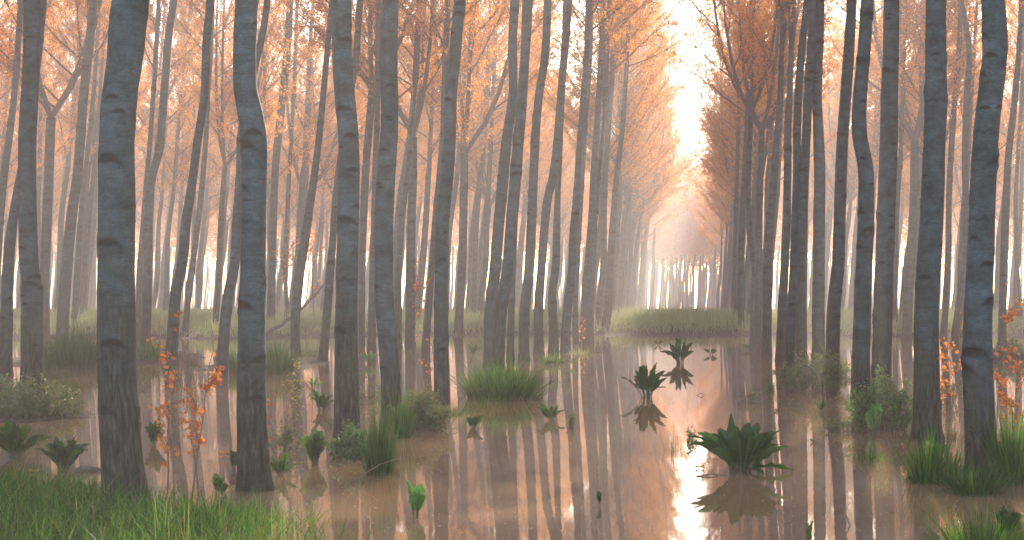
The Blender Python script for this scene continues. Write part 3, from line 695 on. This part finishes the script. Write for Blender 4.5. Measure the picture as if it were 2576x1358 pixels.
tussock(2200, 1156, 140, 34, 800, 'low pale green grass mat in front of the leafy bush', GRASS, 10, .6)
tussock(2345, 1212, 170, 150, 560, 'loose tall grass in front of the scarred trunk', GRASS, 11, .25)
tussock(2550, 1215, 120, 190, 800, 'tall grass right of the big bent right trunk', GRASS, 12, .22)
tussock(2455, 1240, 150, 120, 420, 'mixed green grass at the foot of the big bent right trunk', GRASSD, 13, .6)
tussock(1936, 982, 22, 58, 130, 'thin dark tuft at the left tip of the low shrub', GRASSD, 14, .25)
tussock(1836, 884, 14, 30, 60, 'tiny tuft near the right end of the grass bank', GRASS, 15, .2)
tussock(1390, 915, 66, 40, 360, 'yellow green tuft at the feet of the left aisle row', GRASS, 16, .5)
tussock(1366, 1372, 46, 72, 40, 'few reed blades at the bottom edge under the stripes', GRASSD, 17, .3, .007)
tussock(2470, 1372, 260, 120, 1100, 'thick wet grass in the bottom right corner', GRASS, 18, .5)
tussock(1526, 924, 14, 36, 14, 'two or three thin reeds left of the aisle docks', GRASSD, 19, .3)
tussock(888, 1366, 36, 96, 34, 'lone bright blades at the end of the front grass', GRASS, 20, .3)
tussock(2195, 1225, 34, 44, 24, 'few thin blades in the sunlit water', GRASS, 21, .3, .005)
tussock(1148, 1040, 56, 50, 260, 'small green brown tuft right of the trunk by the olive shrub', GRASS, 22, .5)
tussock(1018, 885, 36, 20, 160, 'yellow green mound of grass behind the red leaved sapling', GRASS, 23, .6)
tussock(1222, 1018, 60, 44, 260, 'lower front fringe of the large bright tussock', GRASS, 24, .6)
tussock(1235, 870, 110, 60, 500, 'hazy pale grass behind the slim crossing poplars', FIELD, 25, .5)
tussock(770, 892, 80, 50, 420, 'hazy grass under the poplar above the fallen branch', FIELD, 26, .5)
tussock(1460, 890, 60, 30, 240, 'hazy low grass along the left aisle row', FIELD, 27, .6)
tussock(2400, 1100, 60, 70, 220, 'dry brown grass between the two biggest right trunks', DRYG, 28, .5)
tussock(470, 915, 80, 40, 300, 'brown dead grass around the leaning poplar behind the saplings', DRYG, 29, .6)

def shrub(x, y, wpx, hpx, label, n=60, lmat=OLIVE, lsz=.035, per=34, seed=0, big=1.35, group='leafy shrubs on the flooded banks', name='shrub'):
    g = np.random.default_rng(seed + int(x * 3)); p = gp(x, y); k = p[1] / F; W, H = wpx * k / 2, hpx * k
    sb = Bag(); LP, LD = [], []
    for i in range(n):
        az = g.uniform(0, 6.28); f = g.random() ** .6
        o = np.array([math.cos(az), math.sin(az), 0]) * W; t = np.linspace(0, 1, 7)[:, None]
        b = o * f * .55 + np.array([0, 0, -.08]); hh = H * g.uniform(.45, 1.08) * (1 - .45 * f * f)
        q = b + o * f * .55 * t ** 1.2 + np.array([0, 0, 1.]) * (hh + .08) * (1.35 * t - .35 * t * t * (1 + f)) + g.normal(0, .02, (7, 3)) * t
        V, Q = tube(q, np.linspace(.005, .0016, 7), 4); sb.add(V, Q)
        for j in range(2):
            s = g.uniform(.3, .9); pp = along(q, 0, np.array([s]))[0]; dd = g.normal(0, 1, 3); dd[2] = abs(dd[2]) * .5; dd /= np.linalg.norm(dd)
            q2 = pp + dd * H * .28 * np.linspace(0, 1, 4)[:, None]
            V, Q = tube(q2, np.linspace(.0025, .001, 4), 3); sb.add(V, Q)
            m = per // 3; LP.append(along(q2, 0, g.uniform(.1, 1, m)) + g.normal(0, .015, (m, 3))); LD.append(g.normal(0, 1, (m, 3)))
        m = per - 2 * (per // 3); LP.append(along(q, 0, g.uniform(.25, 1, m)) + g.normal(0, .025, (m, 3))); LD.append(g.normal(0, 1, (m, 3)) + np.array([0, 0, .3]))
    t = thing(name, label, 'shrub', p, group)
    sb.mesh('stems', DRYSTEM, t)
    LP = np.concatenate(LP); keep = LP[:, 2] > -.01; LP = LP[keep]; LD = np.concatenate(LD)[keep]
    if len(LP):
        V, T, a = kites(LP, LD, g.uniform(.5, 1.2, len(LP)) * lsz * big * max(1, p[1] / 28), .25, .6, seed)
        mk('leaves', V, None, T, lmat, t, {'rnd': a})
    return t
shrub(1066, 1082, 150, 125, 'leafy olive shrub at the foot of the swept footed poplar', 90, OLIVE, .035, 40, 1)
shrub(2056, 985, 210, 120, 'low spreading shrub under the right aisle row', 130, OLIVE, .032, 40, 2)
shrub(2222, 1078, 185, 165, 'yellow green leafy bush around the elbowed right poplar', 110, GREENSH, .035, 40, 3)
shrub(100, 1050, 230, 110, 'brown green bramble at the knobbly foot of the near left poplar', 130, OLIVE, .035, 36, 4)
shrub(20, 1030, 130, 90, 'greener bramble at the left edge beside the knobbly foot', 70, GREENSH, .035, 40, 5)
shrub(885, 1152, 92, 84, 'dark ivy like bush around the wounded trunk foot', 80, GREENSH, .04, 40, 6)
shrub(720, 1135, 90, 110, 'thin twiggy plant between the mossy elbow trunk and the wounded one', 22, OLIVE, .03, 22, 7)
shrub(470, 965, 170, 95, 'bare tangled twigs in the water behind the orange saplings', 60, OLIVE, .03, 3, 8)
shrub(1890, 1012, 60, 50, 'wispy half drowned weed left of the low spreading shrub', 16, OLIVE, .03, 10, 9)
shrub(1736, 1112, 20, 50, 'tiny dark weed right of the sparse reeds', 5, OLIVE, .03, 20, 10)
shrub(2380, 1010, 90, 110, 'dry twiggy weeds between the two biggest right trunks', 36, OLIVE, .03, 10, 11)
shrub(930, 1015, 90, 80, 'straggly weeds between the wounded trunk and the swept footed one', 26, OLIVE, .03, 18, 12)
shrub(1437, 1075, 22, 48, 'small dark sprout right of the small upright dock', 5, OLIVE, .035, 20, 13)
shrub(2130, 1085, 120, 50, 'drowned twigs and leaves left of the leafy bush', 30, OLIVE, .03, 12, 14)
shrub(2540, 905, 110, 60, 'hazy olive bush at the right edge beyond the big bent trunk', 60, OLIVE, .035, 30, 15)
shrub(740, 1000, 60, 100, 'pale yellowish twigs behind the mossy elbowed trunk', 14, YELLEAF, .03, 8, 16)
shrub(330, 985, 110, 60, 'brown bare brush left of the orange saplings', 40, OLIVE, .03, 4, 17)

def sapling(x0, y0, x1, y1, label, n=26, lsz=.055, mat=SAPLEAF, seed=0, nb=5, bend=0.0):
    lsz *= .78; n = int(n * 1.5)
    """A thin upright poplar shoot with sparse leaves. (x0,y0) foot, (x1,y1) tip."""
    g = np.random.default_rng(seed + int(x0)); p = gp(x0, y0); d = p[1]; top = at_depth(x1, y1, d) - p
    t_ = np.linspace(0, 1, 12)[:, None]
    q = top * t_ + np.array([1., .3, 0]) * bend * np.sin(np.pi * t_) + g.normal(0, .008, (12, 3)) * t_
    q = np.vstack([q[0] - np.array([0, 0, .15]), q]); k = max(1, d / 22)
    bag = Bag(); V, Q = tube(q, np.linspace(.0085, .0025, 13) * k, 6); bag.add(V, Q)
    H = top[2]; LP, LD = [], []
    for i in range(nb):
        s = g.uniform(.3, .85); pp = along(q, 0, np.array([s]))[0]; az = g.uniform(0, 6.28)
        dd = np.array([math.cos(az), math.sin(az) * .7, g.uniform(.8, 1.6)]); dd /= np.linalg.norm(dd)
        q2 = pp + dd * H * g.uniform(.10, .28) * np.linspace(0, 1, 5)[:, None]
        V, Q = tube(q2, np.linspace(.004, .0015, 5) * k, 4); bag.add(V, Q)
        m = max(2, n // 6); LP.append(along(q2, 0, g.uniform(.2, 1.05, m)))
    m = max(3, n - nb * (n // 6)) if nb else n
    LP.append(along(q, 0, np.append(g.uniform(.28, 1.0, m), 1)))
    LP = np.concatenate(LP); LD = g.normal(0, 1, (len(LP), 3)); LD[:, 2] = LD[:, 2] * .5 - .25
    LD /= np.linalg.norm(LD, axis=1)[:, None]
    base = LP + LD * .018 * k
    th = thing('poplar_sapling', label, 'sapling', p, 'young poplar shoots in autumn like colour')
    bag.mesh('stem', DRYSTEM, th, smooth=True)
    # heart shaped leaves: two kites folded along the midrib give a rounder outline
    lb = Bag()
    for b, dv in zip(base, LD):
        s = np.cross(dv, g.normal(0, 1, 3)); s /= np.linalg.norm(s); nn = np.cross(dv, s); L = lsz * g.uniform(.55, 1.25) * max(1, d / 34)
        o = [(0, 0, 0), (.12, .34, .08), (.38, .46, .12), (.72, .24, .08), (1, 0, 0), (.72, -.24, .08), (.38, -.46, .12), (.12, -.34, .08), (.5, 0, -.02)]
        V = np.array([b + dv * L * a + s * L * c + nn * L * e for a, c, e in o])
        lb.add(V, None, [[8, i, (i + 1) % 8] for i in range(8)], a=g.random())
    lb.mesh('leaves', mat, th)
    return th
sapling(422, 1245, 411, 900, 'orange leaved sapling, left stem of the trio beside the big bluish trunk', 34, .062, seed=1, bend=.02)
sapling(438, 1255, 449, 780, 'tallest orange leaved sapling, middle stem of the trio', 44, .058, seed=2, bend=-.02)
sapling(484, 1248, 538, 850, 'orange leaved sapling leaning right, right stem of the trio', 60, .06, seed=3, nb=8)
sapling(500, 1235, 470, 1000, 'short orange sapling between the taller stems of the trio', 22, .05, seed=4)
sapling(1043, 1010, 1046, 655, 'tall slender sapling with red orange leaves rising from the olive shrub', 40, .06, seed=5, nb=4)
sapling(1072, 985, 1092, 845, 'short leaning sapling with red leaves right of the tall slender one', 22, .055, seed=6, nb=4)
sapling(2214, 972, 2211, 812, 'little red leaved sapling against the spotted right trunk', 14, .05, seed=7, nb=2)
sapling(1463, 872, 1466, 796, 'small orange sprig in the left aisle row', 16, .055, seed=8, nb=2)
sapling(2382, 1108, 2428, 780, 'orange leaved sapling leaning toward the big bent right trunk', 44, .062, seed=9, nb=6)
sapling(2366, 1100, 2372, 850, 'thin orange sapling just right of the scarred trunk', 30, .055, seed=10, nb=4)
sapling(2505, 1110, 2524, 715, 'tall orange sapling right of the big bent right trunk', 70, .066, seed=11, nb=8)
sapling(2552, 1130, 2560, 880, 'orange sapling at the right edge of the water', 60, .062, seed=12, nb=8)
sapling(2535, 1140, 2575, 960, 'leaning orange sapling at the right edge, lower than its neighbours', 36, .06, seed=13, nb=5)
sapling(714, 842, 727, 540, 'misty red leaved sapling left of the fallen branch', 60, .07, seed=14, nb=8)
sapling(790, 826, 784, 585, 'misty red leaved sapling right behind the fallen branch', 46, .07, seed=15, nb=7)
sapling(742, 1060, 747, 900, 'small yellow leaved sapling right of the mossy elbowed trunk', 26, .05, YELLEAF, 16, 5)
sapling(676, 1060, 686, 985, 'short red tipped shoot against the mossy elbowed trunk', 5, .08, seed=17, nb=1)
sapling(402, 930, 402, 805, 'thin rusty shoot left of the tallest orange sapling', 18, .04, seed=18, nb=2)

# fallen branch propped above the far bank
pa, pb = at_depth(668, 840, 52), at_depth(824, 708, 53.5)
tt = np.linspace(0, 1, 14)[:, None]; g = np.random.default_rng(5)
q = pa + (pb - pa) * tt + np.array([0, 0, -1]) * .14 * np.sin(np.pi * tt) + g.normal(0, .015, (14, 3))
fbk = thing('fallen_branch', 'bare broken branch slanting up between the mossy elbow and wounded trunks', 'branch', pa)
bag = Bag(); V, Q = tube(q - pa, np.linspace(.062, .03, 14), 9); bag.add(V, Q)
bag.mesh('main_stem', TWIG, fbk, smooth=True)
bag = Bag()
for k in range(6):
    s = .35 + .1 * k; pp = along(q - pa, 0, np.array([s]))[0]; dd = np.array([g.uniform(-.3, .8), g.normal(0, .4), g.uniform(.3, 1.0)])
    V, Q = tube(pp + dd * np.linspace(0, .9, 5)[:, None] + g.normal(0, .01, (5, 3)), np.linspace(.016, .004, 5), 5); bag.add(V, Q)
bag.mesh('side_twigs', TWIG, fbk)

def twig(pts, label, r=.006, mat=DRYSTEM, name='drowned_twig'):
    P = [gp(*pts[0])]; d = P[0][1]
    W = np.array([at_depth(x, y, d + i * .06) for i, (x, y) in enumerate(pts)]) - P[0]
    t = np.linspace(0, 1, 14); W = np.stack([np.interp(t, np.linspace(0, 1, len(pts)), W[:, c]) for c in range(3)], -1) + np.random.default_rng(int(pts[0][0])).normal(0, .003, (14, 3))
    V, Q = tube(W, np.linspace(r, r * .5, 14), 6); b = Bag(); b.add(V, Q); o = b.mesh(name, mat, smooth=True); o.location = tuple(P[0])
    return tag(o, label, 'twig', 'twigs sticking out of the water')
twig([(2138, 1322), (2123, 1288), (2137, 1262)], 'bent dark twig folded above the reflected stripes', .005)
twig([(2248, 1290), (2225, 1278), (2222, 1262)], 'small forked twig right of the bent one', .004)
twig([(1640, 974), (1660, 972), (1690, 975)], 'short stick floating by the tall dock', .008)
twig([(1752, 1198), (1790, 1192), (1840, 1196)], 'thin dark stalk lying under the largest dock', .008)
twig([(1752, 995), (1765, 988), (1772, 994)], 'tiny curled stick right of the tall dock', .006)
twig([(1845, 1004), (1870, 1000)], 'short dark stick near the wispy weed', .008)
twig([(1490, 1272), (1500, 1276), (1512, 1274)], 'speck of stick under the tiny seedling', .006)
twig([(880, 1215), (960, 1165), (1010, 1150)], 'long thin branch leaning out of the front water', .006)
twig([(20, 1215), (80, 1140), (120, 1060)], 'thin dead stem leaning across the left docks', .005)
twig([(1380, 920), (1480, 890), (1580, 862)], 'long arched bare stem reaching from the left aisle row', .008)
twig([(1330, 935), (1420, 905), (1530, 880)], 'low bare stem beside the long arched one', .007)
# sunken log
lg = gp(214, 1188); t = np.linspace(0, 1, 12)[:, None]
V, Q = tube(np.array([[-.12, 0, .0]]) + np.array([[.26, .1, 0]]) * t + np.array([[0, 0, .03]]) * np.sin(np.pi * t), .018 + .012 * np.sin(np.pi * t[:, 0]), 9)
b = Bag(); b.add(V, Q); o = b.mesh('sunken_log', DRYSTEM, smooth=True); o.location = tuple(lg); tag(o, 'dark piece of sunken wood beside the dock clump', 'log')
# orange dead leaf afloat
def dead_leaf(x, y, L, label):
    p = gp(x, y); s = np.linspace(-1, 1, 9); V = []
    for a in s: V += [(a * L, -L * .4 * (1 - a * a), .012 + .02 * a * a), (a * L, 0, .006 + .01 * (1 - a * a)), (a * L, L * .4 * (1 - a * a), .02 + .02 * a * a)]
    m = np.arange(8)[:, None] * 3; Q = np.concatenate([m + np.array([0, 1, 4, 3]), m + np.array([1, 2, 5, 4])])
    o = mk('fallen_leaf', V, Q, mat=SAPLEAF, attrs={'rnd': np.full(27, .35)}, smooth=True); o.location = tuple(p)
    tag(o, label, 'leaf', 'single fallen leaves')
dead_leaf(86, 1188, .045, 'rust orange dead leaf floating left of the dark dock clump')
dead_leaf(566, 1142, .05, 'rust orange leaf lying beside the mossy elbowed trunk')
dead_leaf(1760, 1178, .04, 'yellowing leaf floating at the edge of the largest dock')

# ------------------------------------------------------------------ ground cover
def cover(name, label, X, Y, h, mat, wd, lean, seed, fade=None):
    g = np.random.default_rng(seed); n = len(X); Z = ground_z(X, Y)
    V, Q, T, v = blades(np.stack([X, Y, Z - .03], -1), h, wd * g.uniform(.6, 1.3, n), lean * g.uniform(.1, 1.3, n), g.uniform(0, 6.28, n), .6, seed)
    o = mk(name, V, Q, T, mat, None, {'rnd': v}); return tag(o, label, kind='stuff')
g = np.random.default_rng(11)
# lush front bank
X = g.uniform(-5.4, -.9, 14000); Y = g.uniform(11.0, 14.9, 14000); Z = ground_z(X, Y)
cl = wob(np.stack([X, Y, X * 0], -1), 4.2, 6, 20); cl2 = wob(np.stack([X, Y, X * 0], -1), 11, 6, 33)
px = CX + X * F / Y
k = (cl * .5 + cl2 * .55 + g.random(len(X)) * .55 - .35 > sstep(560, 930, px) * .9 + sstep(13.9, 14.9, Y) * .8 - .42)
X, Y, cl, cl2 = X[k], Y[k], cl[k], cl2[k]
cover('grass', 'lush wet grass on the bank in front of the left trunks', X, Y, np.clip((.26 + .06 * cl + .10 * cl2 + g.normal(0, .09, len(X))) * (1.12 - .4 * sstep(12.5, 14.4, Y)), .04, .5), GRASS, .011, .55, 12)
# tall grass of the far field
n = 100000
Y = 56 + 50 * g.random(n) ** 1.9; X = g.uniform(-1, 1, n) * (.29 * Y + 2); Z = ground_z(X, Y)
k = Z > .02 + .08 * g.random(n); X, Y = X[k], Y[k]
cl = wob(np.stack([X, Y, X * 0], -1), .9, 6, 30)
cover('field_grass', 'tall pale grass covering the field beyond the water', X, Y, np.clip(.34 + .10 * wob(np.stack([X, Y, X * 0], -1), 3.1, 6, 12) + g.normal(0, .13, len(X)) + .35 * (g.random(len(X)) < .03), .10, 1.0) * sstep(55, 62, Y), FIELD, .022, .5, 13)
# thin wet weeds on the little banks
X = g.uniform(-8, 8.5, 60000); Y = g.uniform(12.5, 48, 60000); Z = ground_z(X, Y)
k = (Z > -.015) & ((X > -1.2) | (Y > 16)); X, Y = X[k], Y[k]
sel = g.random(len(X)) < .55
cover('bank_weeds', 'short green and dead brown weeds on the muddy banks', X[sel], Y[sel], g.uniform(.04, .14, sel.sum()), OLIVE, .008, .7, 14)
cover('dead_grass', 'dead brown grass lying on the muddy banks', X[~sel], Y[~sel], g.uniform(.04, .16, (~sel).sum()), DRYG, .006, 1.1, 15)
# flecks afloat
n = 2600
Y = 10.5 + 22 * g.random(n) ** 1.6; X = g.uniform(-.28, .28, n) * Y
k = wob(np.stack([X, Y, X * 0], -1), 1.1, 6, 44) > -.35 + .5 * g.random(n); X, Y = X[k], Y[k]; n = len(X)
a = g.uniform(0, 6.28, n); s = g.uniform(.003, .010, n); c_, s_ = np.cos(a), np.sin(a)
V = np.stack([np.stack([X + s * (c_ * p - s_ * q), Y + s * (s_ * p + c_ * q), np.full(n, .004)], -1) for p, q in ((-1, -.5), (.6, -.8), (1, .4), (-.5, .7))], 1).reshape(-1, 3)
o = mk('floating_debris', V, np.arange(n * 4).reshape(-1, 4), mat=FLAKE, attrs={'rnd': np.repeat(g.random(n), 4)})
tag(o, 'pale flecks of chaff and seed floating on the water', kind='stuff')

# ------------------------------------------------------------------ mist
m, N, L = new_mat('morning_mist')
pv = N.new('ShaderNodeVolumePrincipled'); pv.inputs['Color'].default_value = (1.0, .96, .91, 1); pv.inputs['Density'].default_value = HAZE
pv.inputs['Anisotropy'].default_value = .35
o = N.new('ShaderNodeOutputMaterial'); L.new(pv.outputs[0], o.inputs['Volume'])
x0, x1, y0, y1, z0, z1 = -165, 165, -80, 345, -4.6, 26
V = [(x0, y0, z0), (x1, y0, z0), (x1, y1, z0), (x0, y1, z0), (x0, y0, z1), (x1, y0, z1), (x1, y1, z1), (x0, y1, z1)]
hz = mk('haze', V, [[0, 3, 2, 1], [4, 5, 6, 7], [0, 1, 5, 4], [1, 2, 6, 5], [2, 3, 7, 6], [3, 0, 4, 7]], mat=m)
tag(hz, 'pale morning mist filling the plantation', kind='stuff')
